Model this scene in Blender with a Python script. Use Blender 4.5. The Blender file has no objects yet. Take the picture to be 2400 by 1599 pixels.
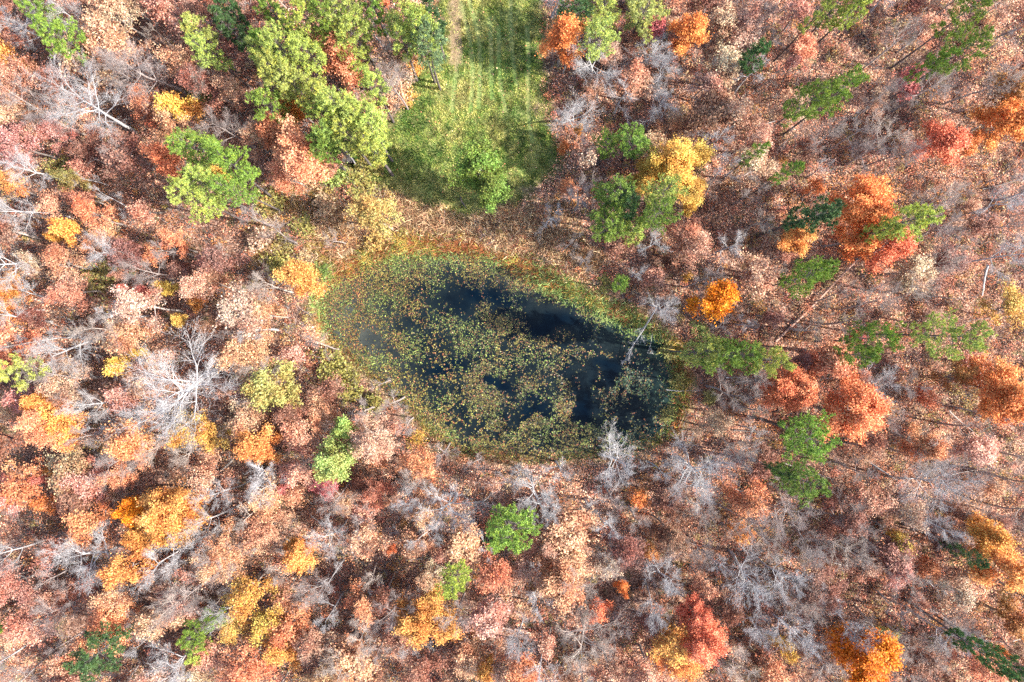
import bpy, math, random
import numpy as np
from mathutils import Vector

# ------------------------------------------------------------------ camera, sky, sun
scene = bpy.context.scene
C = scene.collection
ALT = 120.0                      # height of the drone over the wood
WID = 180.0                      # metres of ground across the frame
K = WID / 2353.0                 # metres per survey unit on the ground
cam = bpy.data.cameras.new("camera")
camo = bpy.data.objects.new("camera", cam)
C.objects.link(camo)
camo.location = (0, 0, ALT)
camo.rotation_euler = (0, 0, 0)
cam.sensor_width = 36.0
cam.lens = 36.0 * ALT / WID
cam.clip_end = 8000
scene.camera = camo

SUN_EL = math.radians(39)
sun_dir = Vector((0.985, -0.17, 0)).normalized() * math.cos(SUN_EL) + Vector((0, 0, math.sin(SUN_EL)))
world = bpy.data.worlds.new("World")
scene.world = world
world.use_nodes = True
wn = world.node_tree
sky = wn.nodes.new("ShaderNodeTexSky")
sky.sky_type = 'NISHITA'
sky.sun_disc = False
sky.sun_elevation = SUN_EL
sky.sun_rotation = math.atan2(sun_dir.x, sun_dir.y)
sky.air_density = 1.0
sky.dust_density = 2.5
bg = wn.nodes["Background"]
bg.inputs[1].default_value = 0.15
wn.links.new(sky.outputs[0], bg.inputs[0])
sun = bpy.data.lights.new("sun", 'SUN')
sun.energy = 4.0
sun.angle = math.radians(0.5)
sun.color = (1.0, 0.95, 0.87)
suno = bpy.data.objects.new("sun", sun)
C.objects.link(suno)
suno.rotation_euler = sun_dir.to_track_quat('Z', 'Y').to_euler()
scene.view_settings.view_transform = 'Standard'
scene.view_settings.look = 'None'
scene.view_settings.exposure = 1.78
scene.view_settings.gamma = 1.0
try:
    scene.cycles.max_bounces = 6
    scene.cycles.diffuse_bounces = 3
    scene.cycles.transmission_bounces = 3
    scene.cycles.use_denoising = False
except Exception:
    pass

RNG = np.random.default_rng(7)
random.seed(7)

def F2W(x, y, h=0.0):
    """survey position (seen from above, top left origin) of something at height h -> metres"""
    s = K * (ALT - h) / ALT
    return (x - 1176.5) * s, (784.0 - y) * s

def lin(c):
    c = np.asarray(c, float) / 255.0
    return np.where(c <= 0.04045, c / 12.92, ((c + 0.055) / 1.055) ** 2.4)

# ------------------------------------------------------------------ noise helpers (numpy)
_perm = np.random.default_rng(3).random((256, 256))
def vnoise(x, y):
    xi = np.floor(x).astype(int); yi = np.floor(y).astype(int)
    fx = x - xi; fy = y - yi
    fx = fx * fx * (3 - 2 * fx); fy = fy * fy * (3 - 2 * fy)
    a = _perm[xi & 255, yi & 255]; b = _perm[(xi + 1) & 255, yi & 255]
    c = _perm[xi & 255, (yi + 1) & 255]; d = _perm[(xi + 1) & 255, (yi + 1) & 255]
    return (a * (1 - fx) + b * fx) * (1 - fy) + (c * (1 - fx) + d * fx) * fy
def fbm(x, y, o=4):
    s = 0; a = 0.5; t = 0
    for i in range(o):
        s = s + a * vnoise(x * 2 ** i + 17.3 * i, y * 2 ** i + 5.1 * i); t += a; a *= 0.5
    return s / t

def poly_sd(px, py, poly):
    """signed distance to a polygon (positive inside)"""
    poly = np.asarray(poly, float)
    n = len(poly)
    d = np.full(px.shape, 1e9); inside = np.zeros(px.shape, bool)
    for i in range(n):
        ax, ay = poly[i]; bx, by = poly[(i + 1) % n]
        ex, ey = bx - ax, by - ay
        wx, wy = px - ax, py - ay
        t = np.clip((wx * ex + wy * ey) / (ex * ex + ey * ey + 1e-12), 0, 1)
        d = np.minimum(d, np.hypot(wx - ex * t, wy - ey * t))
        cond = ((ay > py) != (by > py)) & (px < (bx - ax) * (py - ay) / (by - ay + 1e-12) + ax)
        inside ^= cond
    return np.where(inside, d, -d)

def smooth_poly(p, it=2):
    p = np.asarray(p, float)
    for _ in range(it):
        q = np.roll(p, -1, 0)
        p = np.stack([0.75 * p + 0.25 * q, 0.25 * p + 0.75 * q], 1).reshape(-1, 2)
    return p

POND = smooth_poly([(738,700),(752,655),(790,632),(850,612),(910,598),(980,590),(1060,592),(1140,600),(1190,632),(1245,668),
        (1315,698),(1385,730),(1440,758),(1500,775),(1532,800),(1545,870),(1542,950),(1522,1005),(1450,1035),(1380,1040),(1310,1044),
        (1250,1062),(1180,1052),(1110,1036),(1045,1028),(985,985),(945,940),(890,895),(845,850),(790,800),(748,765)])
MARSH = smooth_poly([(715,720),(725,640),(770,590),(850,550),(950,535),(1080,548),(1200,578),(1280,625),(1380,665),(1450,700),(1500,740),
        (1560,770),(1600,850),(1575,960),(1545,1020),(1450,1050),(1300,1058),(1200,1072),(1090,1052),(1025,1040),(968,995),(920,935),(870,890),(820,850),(765,810),(728,775)])
MEADOW = smooth_poly([(1015,-140),(1022,60),(985,130),(945,175),(920,235),(865,285),(820,340),(790,380),(830,420),(915,452),(1000,472),(1070,492),
        (1150,490),(1220,455),(1262,410),(1282,350),(1262,300),(1240,240),(1250,170),(1240,60),(1235,-140)])
REEDS = smooth_poly([(560,560),(600,480),(690,430),(800,440),(900,450),(1000,480),(1100,500),(1220,460),(1290,470),(1330,540),(1380,600),(1400,660),
        (1280,640),(1200,590),(1080,560),(950,545),(850,560),(770,600),(720,660),(640,640)])
def W2F(x, y):
    return x / K + 1176.5, 784.0 - y / K

# ------------------------------------------------------------------ mesh helpers
def make_mesh(name, verts, faces, mat, attr=None, smooth=False):
    """verts (n,3); faces (m,k) array; attr (n,3) colour factor per vertex"""
    me = bpy.data.meshes.new(name)
    verts = np.asarray(verts, np.float32); faces = np.asarray(faces, np.int32)
    nv, (nf, k) = len(verts), faces.shape
    me.vertices.add(nv); me.vertices.foreach_set("co", verts.ravel())
    me.loops.add(nf * k); me.loops.foreach_set("vertex_index", faces.ravel())
    me.polygons.add(nf)
    me.polygons.foreach_set("loop_start", np.arange(0, nf * k, k, dtype=np.int32))
    me.polygons.foreach_set("loop_total", np.full(nf, k, np.int32))
    if smooth:
        me.polygons.foreach_set("use_smooth", np.ones(nf, bool))
    me.update(calc_edges=True)
    if attr is not None:
        a = me.attributes.new("tint", 'FLOAT_COLOR', 'POINT')
        col = np.ones((nv, 4), np.float32); col[:, :3] = attr
        a.data.foreach_set("color", col.ravel())
    me.materials.append(mat)
    return me

def add_obj(name, me, parent=None, loc=None, color=None):
    o = bpy.data.objects.new(name, me)
    C.objects.link(o)
    if parent: o.parent = parent
    if loc is not None: o.location = loc
    if color is not None: o.color = (color[0], color[1], color[2], 1)
    return o

def unit(v):
    n = np.linalg.norm(v, axis=-1, keepdims=True)
    return v / np.maximum(n, 1e-9)

def tubes(segs, sides):
    """segs: (n,8) p0,p1,r0,r1 -> verts, faces(quads)"""
    s = np.asarray(segs, float)
    p0, p1, r0, r1 = s[:, :3], s[:, 3:6], s[:, 6], s[:, 7]
    d = unit(p1 - p0)
    ref = np.where(np.abs(d[:, 2:3]) < 0.9, np.array([[0, 0, 1.0]]), np.array([[1.0, 0, 0]]))
    u = unit(np.cross(d, ref)); v = np.cross(d, u)
    ang = np.arange(sides) * 2 * math.pi / sides
    ca, sa = np.cos(ang)[None, :, None], np.sin(ang)[None, :, None]
    ring = u[:, None] * ca + v[:, None] * sa
    a = p0[:, None] + ring * r0[:, None, None]
    b = p1[:, None] + ring * r1[:, None, None]
    V = np.concatenate([a, b], 1).reshape(-1, 3)
    n = len(s); base = (np.arange(n) * 2 * sides)[:, None]
    i = np.arange(sides)[None]; j = (np.arange(sides)[None] + 1) % sides
    Fc = np.stack([base + i, base + j, base + j + sides, base + i + sides], -1).reshape(-1, 4)
    return V, Fc

def tube_mesh(name, segs, mat, thick=0.05):
    segs = np.asarray(segs)
    big = segs[segs[:, 6] > thick]; small = segs[segs[:, 6] <= thick]
    Vs, Fs, off = [], [], 0
    for s, k in ((big, 7), (small, 3)):
        if len(s):
            V, f = tubes(s, k); Vs.append(V); Fs.append(f + off); off += len(V)
    V = np.concatenate(Vs)
    return make_mesh(name, V, np.concatenate(Fs), mat, smooth=True)

def leaves(points, size, rng, up=0.5, elong=1.35, jitter=0.35, var=0.22, spot=0.12, spotc=(0.55, 0.4, 0.4)):
    """kite shaped leaf blades round the points; returns verts, faces, tint"""
    n = len(points)
    nrm = rng.normal(size=(n, 3)); nrm = unit(nrm); nrm[:, 2] = np.abs(nrm[:, 2]); nrm = unit(nrm + np.array([0, 0, up]))
    t = unit(np.cross(nrm, rng.normal(size=(n, 3)))); b = np.cross(nrm, t)
    s = size * rng.uniform(1 - jitter, 1 + jitter, n)[:, None]
    c = points
    droop = nrm * s * 0.18
    V = np.stack([c - t * s * 0.5 * elong, c + b * s * 0.42 - droop, c + t * s * 0.5 * elong, c - b * s * 0.42 - droop], 1).reshape(-1, 3)
    Fc = np.arange(n * 4).reshape(-1, 4)
    val = rng.normal(1.0, var, n).clip(0.45, 1.7)
    hs = rng.normal(0, 1, n)
    tint = np.stack([val, val * (1 + 0.09 * hs), val * (1 + 0.12 * hs + rng.normal(0, .05, n))], 1)
    m = rng.random(n) < spot
    tint[m] *= np.array(spotc)
    return V, Fc, np.repeat(np.clip(tint, 0.1, 2), 4, 0)

# ------------------------------------------------------------------ materials
def nodes_of(name):
    m = bpy.data.materials.new(name); m.use_nodes = True
    nt = m.node_tree
    return m, nt, nt.nodes["Principled BSDF"]

def foliage_material(name, per_object=True, translucent=0.22, rough=0.6):
    m, nt, p = nodes_of(name)
    at = nt.nodes.new("ShaderNodeAttribute"); at.attribute_name = "tint"
    src = at.outputs["Color"]
    if per_object:
        oi = nt.nodes.new("ShaderNodeObjectInfo")
        mx = nt.nodes.new("ShaderNodeMix"); mx.data_type = 'RGBA'; mx.blend_type = 'MULTIPLY'
        mx.inputs[0].default_value = 1
        nt.links.new(oi.outputs["Color"], mx.inputs[6]); nt.links.new(src, mx.inputs[7])
        src = mx.outputs[2]
    nt.links.new(src, p.inputs["Base Color"])
    p.inputs["Roughness"].default_value = rough
    p.inputs["Specular IOR Level"].default_value = 0.35
    tr = nt.nodes.new("ShaderNodeBsdfTranslucent"); nt.links.new(src, tr.inputs[0])
    ms = nt.nodes.new("ShaderNodeMixShader"); ms.inputs[0].default_value = translucent
    nt.links.new(p.outputs[0], ms.inputs[1]); nt.links.new(tr.outputs[0], ms.inputs[2])
    nt.links.new(ms.outputs[0], nt.nodes["Material Output"].inputs[0])
    return m

def bark_material():
    m, nt, p = nodes_of("bark")
    oi = nt.nodes.new("ShaderNodeObjectInfo")
    tc = nt.nodes.new("ShaderNodeTexCoord")
    mp = nt.nodes.new("ShaderNodeMapping"); mp.inputs["Scale"].default_value = (6, 6, 1.3)
    no = nt.nodes.new("ShaderNodeTexNoise"); no.inputs["Scale"].default_value = 1.6; no.inputs["Detail"].default_value = 4
    rp = nt.nodes.new("ShaderNodeValToRGB")
    rp.color_ramp.elements[0].position = 0.32; rp.color_ramp.elements[0].color = (0.55, 0.55, 0.55, 1)
    rp.color_ramp.elements[1].position = 0.62; rp.color_ramp.elements[1].color = (1.12, 1.12, 1.12, 1)
    mx = nt.nodes.new("ShaderNodeMix"); mx.data_type = 'RGBA'; mx.blend_type = 'MULTIPLY'; mx.inputs[0].default_value = 1
    nt.links.new(tc.outputs["Object"], mp.inputs[0]); nt.links.new(mp.outputs[0], no.inputs[0])
    nt.links.new(no.outputs[0], rp.inputs[0]); nt.links.new(oi.outputs["Color"], mx.inputs[6]); nt.links.new(rp.outputs[0], mx.inputs[7])
    nt.links.new(mx.outputs[2], p.inputs["Base Color"])
    p.inputs["Roughness"].default_value = 0.85
    bp = nt.nodes.new("ShaderNodeBump"); bp.inputs["Distance"].default_value = 0.05
    nt.links.new(no.outputs[0], bp.inputs["Height"]); nt.links.new(bp.outputs[0], p.inputs["Normal"])
    return m

M_LEAF = foliage_material("autumn leaves")
M_NEEDLE = foliage_material("pine needles", translucent=0.2, rough=0.5)
M_MIX = foliage_material("mixed litter", per_object=False, translucent=0.1, rough=0.8)
M_BLADE = foliage_material("grass blades", per_object=False, translucent=0.3, rough=0.6)
M_PAD = foliage_material("lily pads", per_object=False, translucent=0.05, rough=0.45)
M_BARK = bark_material()

def ground_material():
    m, nt, p = nodes_of("forest floor")
    N, L = nt.nodes, nt.links
    tc = N.new("ShaderNodeTexCoord")
    at = N.new("ShaderNodeAttribute"); at.attribute_name = "zone"
    sep = N.new("ShaderNodeSeparateColor"); L.new(at.outputs["Color"], sep.inputs[0])
    def noise(scale, detail=4, rough=0.6, dist=0.0):
        n = N.new("ShaderNodeTexNoise"); n.inputs["Scale"].default_value = scale
        n.inputs["Detail"].default_value = detail; n.inputs["Roughness"].default_value = rough
        n.inputs["Distortion"].default_value = dist
        L.new(tc.outputs["Object"], n.inputs["Vector"]); return n.outputs[0]
    def ramp(src, stops):
        r = N.new("ShaderNodeValToRGB"); e = r.color_ramp.elements
        while len(e) < len(stops): e.new(0.5)
        for k, (pos, col) in enumerate(stops):
            e[k].position = pos; e[k].color = (*col, 1)
        L.new(src, r.inputs[0]); return r.outputs[0]
    def mix(f, a, b, mode='MIX', fac=None):
        x = N.new("ShaderNodeMix"); x.data_type = 'RGBA'; x.blend_type = mode
        if fac is not None: x.inputs[0].default_value = fac
        else: L.new(f, x.inputs[0])
        L.new(a, x.inputs[6]); L.new(b, x.inputs[7]); return x.outputs[2]
    vo = N.new("ShaderNodeTexVoronoi"); vo.inputs["Scale"].default_value = 5.5
    L.new(tc.outputs["Object"], vo.inputs["Vector"])
    sc = N.new("ShaderNodeSeparateColor"); L.new(vo.outputs["Color"], sc.inputs[0])
    litter = ramp(sc.outputs[0], [(0.0, (0.07, 0.04, 0.033)), (0.3, (0.16, 0.085, 0.06)), (0.55, (0.30, 0.17, 0.12)),
                                  (0.8, (0.42, 0.27, 0.20)), (1.0, (0.55, 0.40, 0.32))])
    patch = ramp(noise(0.22, 5, 0.65), [(0.38, (0.38, 0.30, 0.28)), (0.5, (0.85, 0.80, 0.77)), (0.62, (1.2, 1.16, 1.12))])
    litter = mix(None, litter, patch, 'MULTIPLY', 1.0)
    moss = ramp(noise(0.35, 4, 0.6), [(0.56, (0, 0, 0)), (0.66, (1, 1, 1))])
    litter = mix(moss, litter, ramp(noise(3.0, 4, 0.7), [(0.3, (0.05, 0.045, 0.022)), (0.7, (0.22, 0.18, 0.085))]))
    dirt = ramp(noise(1.1, 5, 0.7), [(0.45, (0, 0, 0)), (0.6, (1, 1, 1))])
    soil = ramp(noise(5.0, 4, 0.7), [(0.3, (0.05, 0.032, 0.028)), (0.7, (0.16, 0.10, 0.08))])
    litter = mix(dirt, litter, mix(None, soil, litter, 'MIX', 0.5))
    g1 = ramp(noise(2.6, 5, 0.75, 0.6), [(0.28, (0.06, 0.085, 0.03)), (0.48, (0.16, 0.20, 0.065)), (0.62, (0.30, 0.30, 0.12)), (0.78, (0.42, 0.36, 0.19))])
    g2 = ramp(noise(0.18, 4, 0.6), [(0.35, (0.65, 0.9, 0.6)), (0.5, (0.95, 1.0, 0.9)), (0.65, (1.25, 1.1, 1.05))])
    grass = mix(None, g1, g2, 'MULTIPLY', 1.0)
    mar = ramp(noise(1.6, 5, 0.7, 0.4), [(0.3, (0.12, 0.10, 0.05)), (0.5, (0.26, 0.21, 0.09)), (0.7, (0.38, 0.32, 0.16))])
    col = mix(sep.outputs[1], litter, mar)
    straw = ramp(noise(2.2, 5, 0.75, 0.8), [(0.3, (0.10, 0.065, 0.04)), (0.5, (0.27, 0.18, 0.11)), (0.7, (0.45, 0.34, 0.22))])
    col = mix(sep.outputs[2], col, straw)
    col = mix(sep.outputs[0], col, grass)
    L.new(col, p.inputs["Base Color"]); p.inputs["Roughness"].default_value = 0.95
    p.inputs["Specular IOR Level"].default_value = 0.15
    bp = N.new("ShaderNodeBump"); bp.inputs["Distance"].default_value = 0.22; bp.inputs["Strength"].default_value = 0.9
    ad = N.new("ShaderNodeMath"); ad.operation = 'ADD'
    L.new(sc.outputs[1], ad.inputs[0]); L.new(noise(4.0, 5, 0.7), ad.inputs[1])
    L.new(ad.outputs[0], bp.inputs["Height"]); L.new(bp.outputs[0], p.inputs["Normal"])
    return m

def water_material():
    m, nt, p = nodes_of("pond water")
    N, L = nt.nodes, nt.links
    tc = N.new("ShaderNodeTexCoord")
    at = N.new("ShaderNodeAttribute"); at.attribute_name = "tint"
    no = N.new("ShaderNodeTexNoise"); no.inputs["Scale"].default_value = 0.35; no.inputs["Detail"].default_value = 5
    no.inputs["Roughness"].default_value = 0.65
    L.new(tc.outputs["Object"], no.inputs["Vector"])
    mx = N.new("ShaderNodeMix"); mx.data_type = 'RGBA'; mx.blend_type = 'MULTIPLY'; mx.inputs[0].default_value = 1
    rp = N.new("ShaderNodeValToRGB"); rp.color_ramp.elements[0].position = 0.35; rp.color_ramp.elements[0].color = (0.45, 0.5, 0.6, 1)
    rp.color_ramp.elements[1].position = 0.7; rp.color_ramp.elements[1].color = (1.25, 1.2, 1.1, 1)
    L.new(no.outputs[0], rp.inputs[0]); L.new(at.outputs["Color"], mx.inputs[6]); L.new(rp.outputs[0], mx.inputs[7])
    L.new(mx.outputs[2], p.inputs["Base Color"])
    p.inputs["Roughness"].default_value = 0.06
    p.inputs["IOR"].default_value = 1.33; p.inputs["Specular IOR Level"].default_value = 0.14
    n2 = N.new("ShaderNodeTexNoise"); n2.inputs["Scale"].default_value = 1.4; n2.inputs["Detail"].default_value = 2
    L.new(tc.outputs["Object"], n2.inputs["Vector"])
    bp = N.new("ShaderNodeBump"); bp.inputs["Distance"].default_value = 0.02; bp.inputs["Strength"].default_value = 0.25
    L.new(n2.outputs[0], bp.inputs["Height"]); L.new(bp.outputs[0], p.inputs["Normal"])
    return m

# ------------------------------------------------------------------ ground sheet
def ss(x, a, b):
    t = np.clip((x - a) / (b - a), 0, 1); return t * t * (3 - 2 * t)

def ground_z(x, y):
    fx, fy = W2F(x, y)
    sd = poly_sd(fx, fy, POND)
    z = (fbm(x * 0.05 + 40, y * 0.05 + 40, 3) - 0.5) * 1.2
    bank = ss(sd, -45, 12)
    return z * (1 - bank) + bank * (-1.15)
WATER_Z = -0.72

def axis(half, step):
    inner = np.arange(-half, half + step * 0.5, step)
    outer = half + np.cumsum(2.0 * 1.35 ** np.arange(19))
    return np.concatenate([-outer[::-1], inner, outer])
gx, gy = axis(100, 0.7), axis(72, 0.7)
X, Y = np.meshgrid(gx, gy, indexing='xy')
FX, FY = W2F(X, Y)
wob = (fbm(X * 0.22, Y * 0.22, 4) - 0.5) * 60
near = (np.abs(X) < 130) & (np.abs(Y) < 100)
Z = np.where(near, ground_z(X, Y), (fbm(X * 0.01, Y * 0.01, 3) - 0.5) * 6 * ss(np.hypot(X, Y), 130, 600))
zone = np.zeros(X.shape + (3,))
zone[..., 0] = ss(poly_sd(FX, FY, MEADOW) + wob * 1.3 + (fbm(X * 0.9, Y * 0.9, 3) - 0.5) * 40, -22, 26)
zone[..., 1] = ss(poly_sd(FX, FY, MARSH) + wob * 0.7, -14, 10)
zone[..., 2] = ss(poly_sd(FX, FY, REEDS) + wob * 0.8, -25, 25)
# worn earthy path at the head of the meadow
path = ss(16 - np.abs(FX - 1046 - (FY - 60) * 0.02) + wob * 0.25, -6, 8) * ss(150 - FY + wob, -30, 30) * (FY < 260)
zone[..., 0] *= 1 - path * 0.9
zone[..., 2] = np.maximum(zone[..., 2], path * 0.8)
ny, nx = X.shape
idx = np.arange(nx * ny).reshape(ny, nx)
Fg = np.stack([idx[:-1, :-1], idx[:-1, 1:], idx[1:, 1:], idx[1:, :-1]], -1).reshape(-1, 4)
me = make_mesh("ground", np.stack([X, Y, Z], -1).reshape(-1, 3), Fg, ground_material(), smooth=True)
za = me.attributes.new("zone", 'FLOAT_COLOR', 'POINT')
zc = np.ones((nx * ny, 4), np.float32); zc[:, :3] = zone.reshape(-1, 3)
za.data.foreach_set("color", zc.ravel())
g = add_obj("ground", me); g["kind"] = "structure"

# ------------------------------------------------------------------ pond water: grid clipped to the basin
px = np.arange(-36, 32, 0.6); py = np.arange(-24, 18, 0.6)
PX, PY = np.meshgrid(px, py)
pf = W2F(PX, PY)
sd = poly_sd(pf[0], pf[1], POND)
wt = np.zeros(PX.shape + (3,))
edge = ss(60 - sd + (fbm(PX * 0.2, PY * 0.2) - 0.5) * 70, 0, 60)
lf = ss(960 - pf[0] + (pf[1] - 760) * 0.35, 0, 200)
deep = np.array([0.001, 0.005, 0.011]); teal = np.array([0.012, 0.027, 0.024]); pale_grey = np.array([0.062, 0.067, 0.060])
wt[:] = deep
weed = np.array([0.0060, 0.0068, 0.0036])
wt += weed * ss(sd, -10, 30)[..., None] * (0.4 + 1.2 * fbm(PX * 0.6, PY * 0.6, 3))[..., None]
for hx, hy, hr, hs in ((1390,850,42,26),(1338,925,26,46),(1150,893,55,20),(1110,688,80,30),(1280,738,110,26),(1040,845,45,22),(1225,945,50,22)):
    qx = pf[0] + (fbm(PX * 0.22 + 1, PY * 0.22, 4) - 0.5) * 110; qy = pf[1] + (fbm(PX * 0.22 + 30, PY * 0.22 + 9, 4) - 0.5) * 90
    wt[:] = wt + (deep - wt) * np.exp(-(((qx - hx) / hr) ** 2 + ((qy - hy) / hs) ** 2) ** 1.5)[..., None]
wt += (teal - deep) * (edge * ss(pf[0], 1250, 1500))[..., None] * 1.0
wt += (pale_grey - deep) * np.maximum(lf * 0.75, edge * 0.22 * (1 - ss(pf[0], 1250, 1500)))[..., None]  # water colour turns paler grey towards the west and along the banks
keep = sd > -26
pid = -np.ones(PX.shape, int)
cellk = keep[:-1, :-1] & keep[1:, :-1] & keep[:-1, 1:] & keep[1:, 1:]
idx = np.arange(PX.size).reshape(PX.shape)
Fp = np.stack([idx[:-1, :-1], idx[:-1, 1:], idx[1:, 1:], idx[1:, :-1]], -1)[cellk]
used, inv = np.unique(Fp, return_inverse=True)
Vp = np.stack([PX, PY, np.full(PX.shape, WATER_Z)], -1).reshape(-1, 3)[used]
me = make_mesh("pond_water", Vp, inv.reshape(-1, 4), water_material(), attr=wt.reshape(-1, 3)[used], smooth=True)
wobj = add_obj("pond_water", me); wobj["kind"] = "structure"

def stuff(name, V, Fc, mat, tint, label, cat):
    o = add_obj(name, make_mesh(name, V, Fc, mat, attr=tint))
    o["kind"] = "stuff"; o["label"] = label; o["category"] = cat
    return o

# ------------------------------------------------------------------ lily pads
def lily_pads():
    rng = np.random.default_rng(11)
    n = 400000
    x = rng.uniform(-36, 31, n); y = rng.uniform(-23, 17, n)
    fx, fy = W2F(x, y)
    sd = poly_sd(fx, fy, POND)
    fx0, fy0 = fx, fy
    fx = fx + (fbm(x * 0.22 + 1, y * 0.22, 4) - 0.5) * 110; fy = fy + (fbm(x * 0.22 + 30, y * 0.22 + 9, 4) - 0.5) * 90
    f1 = 0.5 * fbm(x * 0.35 + 9, y * 0.35, 3) + 0.5 * fbm(x * 2.6 + 33, y * 2.6 + 4, 2); f2 = fbm(x * 0.13 + 50, y * 0.13 + 20, 3)
    dens = 0.34 + (f1 - 0.5) * 2.1 + (f2 - 0.5) * 0.9
    def hole(cx, cy, rx, ry, amt, rot=0):
        c, s = math.cos(rot), math.sin(rot)
        dx, dy = fx - cx, fy - cy
        u, v = (dx * c + dy * s) / rx, (-dx * s + dy * c) / ry
        return amt * np.exp(-(u * u + v * v) ** 1.5)
    for h in ((1390,850,38,22,1.2,0),(1338,925,18,38,1.3,0.35),(1150,893,50,16,0.8,0),(1265,740,60,14,0.35,0.45),(1345,870,14,40,0.5,0),
              (1040,845,45,22,0.35,0),(1225,945,50,22,0.45,0),(1195,860,30,14,0.35,0),(1500,885,24,40,0.4,0),(1190,1015,30,16,0.3,0),
              (1090,985,40,20,0.25,0),(1130,790,30,14,0.25,0)):
        dens -= hole(*h)
    dens += 0.45 * ss(40 - sd, 0, 35) * (fy < 680)
    dens += 0.12 * ss(40 - sd, 0, 35)
    dens -= 0.15 * ss(fx, 1080, 1300) * (fy < 960)
    dens += 0.16 * ss(1010 - fx, 0, 160) + 0.10 * ss(fy, 930, 1000)
    dens -= hole(1120,690,110,34,0.22,0.1) + hole(1290,738,150,30,0.25,0.4)
    k = (sd > -14) & (rng.random(n) < np.clip(dens, 0, 0.85))
    x, y, fx, fy, sd, f1 = x[k], y[k], fx[k], fy[k], sd[k], f1[k]
    n = len(x)
    r = (0.03 + 0.075 * rng.random(n) ** 2.0) * (1 + 0.4 * ss(fy, 700, 1000))
    ang = np.arange(6) * math.pi / 3
    rot = rng.uniform(0, 6.28, n)
    tilt = rng.normal(0, 0.16, (n, 2))
    a = ang[None] + rot[:, None]
    wob = 1 + rng.normal(0, 0.12, (n, 6))
    vx = np.cos(a) * r[:, None] * wob; vy = np.sin(a) * r[:, None] * wob
    vz = vx * tilt[:, :1] + vy * tilt[:, 1:] + WATER_Z + 0.03 + rng.uniform(0, 0.05, n)[:, None]
    V = np.stack([x[:, None] + vx, y[:, None] + vy, vz], -1).reshape(-1, 3)
    Fc = np.arange(n * 6).reshape(-1, 6)
    def blob(cx, cy, rx, ry, rot=0):
        c_, s_ = math.cos(rot), math.sin(rot); dx, dy = fx - cx, fy - cy
        return np.exp(-(((dx * c_ + dy * s_) / rx) ** 2 + ((-dx * s_ + dy * c_) / ry) ** 2) ** 1.5)
    sunk = np.clip(blob(1110,690,115,42,0.1) + blob(1290,740,160,36,0.4) + 0.6 * blob(1200,900,160,60), 0, 1)
    olive = lin((140, 135, 72)); yg = lin((165, 172, 92)); rust = lin((165, 108, 74)); dk = lin((52, 58, 42)); teal = lin((88, 112, 90)); pink = lin((185, 130, 100))
    c = np.repeat(olive[None], n, 0)
    u = rng.random(n)
    top = ss(fy, 720, 620)
    wyg = np.clip(0.25 + 0.5 * ss(40 - sd, 0, 40) * (fy < 700), 0, 1)
    c[u < wyg] = yg
    c[(u > 0.55)] = dk
    east = rng.random(n) < ss(fx, 1330, 1460) * 0.85
    c[east & (rng.random(n) < 0.7)] = teal  # tree shadow over the east end, put into the pad colour as teal
    ne = ss(fx, 1180, 1260) * ss(34 - sd, 0, 30) * (fy < 800)
    c[rng.random(n) < ne * 0.8] = yg
    c[rng.random(n) < 0.07 + 0.08 * ss(fx, 1200, 1350) * (fy < 900) * (fx < 1420)] = pink
    c[rng.random(n) < 0.07 + 0.35 * ss(860 - fx, 0, 90)] = rust
    c = c * rng.lognormal(0, 0.42, n).clip(0.3, 2.4)[:, None] * 0.44
    hue = ss(fbm(x * 0.3 + 77, y * 0.3 + 14, 4), 0.36, 0.64)[:, None]
    c = c * (np.array([1.12, 0.92, 0.8]) * (1 - hue) + np.array([0.86, 1.04, 0.9]) * hue) * (0.65 + 0.7 * fbm(x * 0.8 + 5, y * 0.8, 3))[:, None]
    c = c * (1 - sunk[:, None] * np.array([0.72, 0.66, 0.5]) * (rng.random(n) < 0.8)[:, None])
    stuff("lily_pads", V, Fc, M_PAD, np.repeat(c, 6, 0), "small olive and rust lily pads floating all over the dark pond", "lily pads")
lily_pads()

# ------------------------------------------------------------------ floor cover: fallen leaves, grass, reeds, brush
PAL = np.array([lin(c) for c in ((214,165,132),(198,140,108),(176,116,86),(220,180,148),(142,90,70),(190,118,86),(128,86,72),(205,148,118))])
def scatter(n, seed, box=(-98, 98, -70, 70)):
    rng = np.random.default_rng(seed)
    x = rng.uniform(box[0], box[1], n); y = rng.uniform(box[2], box[3], n)
    return rng, x, y
def litter():
    rng, x, y = scatter(480000, 21)
    fx, fy = W2F(x, y)
    pm = poly_sd(fx, fy, MEADOW); pw = poly_sd(fx, fy, MARSH)
    wob = (fbm(x * 0.2, y * 0.2) - 0.5) * 50
    k = ((pm + wob < 0) | (rng.random(len(x)) < 0.03)) & (pw + wob * 0.5 < 4) & (rng.random(len(x)) < 0.35 + 0.9 * fbm(x * 0.35, y * 0.35))
    x, y = x[k], y[k]; fx = fx[k]; n = len(x)
    z = ground_z(x, y) + rng.uniform(0.02, 0.22, n)
    V, Fc, t = leaves(np.stack([x, y, z], 1), 0.175, rng, up=0.9, var=0.25, spot=0.1)
    hue = fbm(x * 0.09 + 3, y * 0.09 + 8, 3)
    u = np.clip((hue - 0.5) * 1.1 + rng.random(n), 0, 0.999)
    c = PAL[(u * 8).astype(int)]
    c = c * (0.35 + 1.3 * ss(fbm(x * 0.2 + 70, y * 0.2, 4), 0.3, 0.68))[:, None]
    stuff("leaf_litter", V, Fc, M_MIX, t * np.repeat(c, 4, 0) * 1.12, "pinkish tan fallen leaves carpeting the floor of the wood", "leaf litter")
litter()

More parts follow.
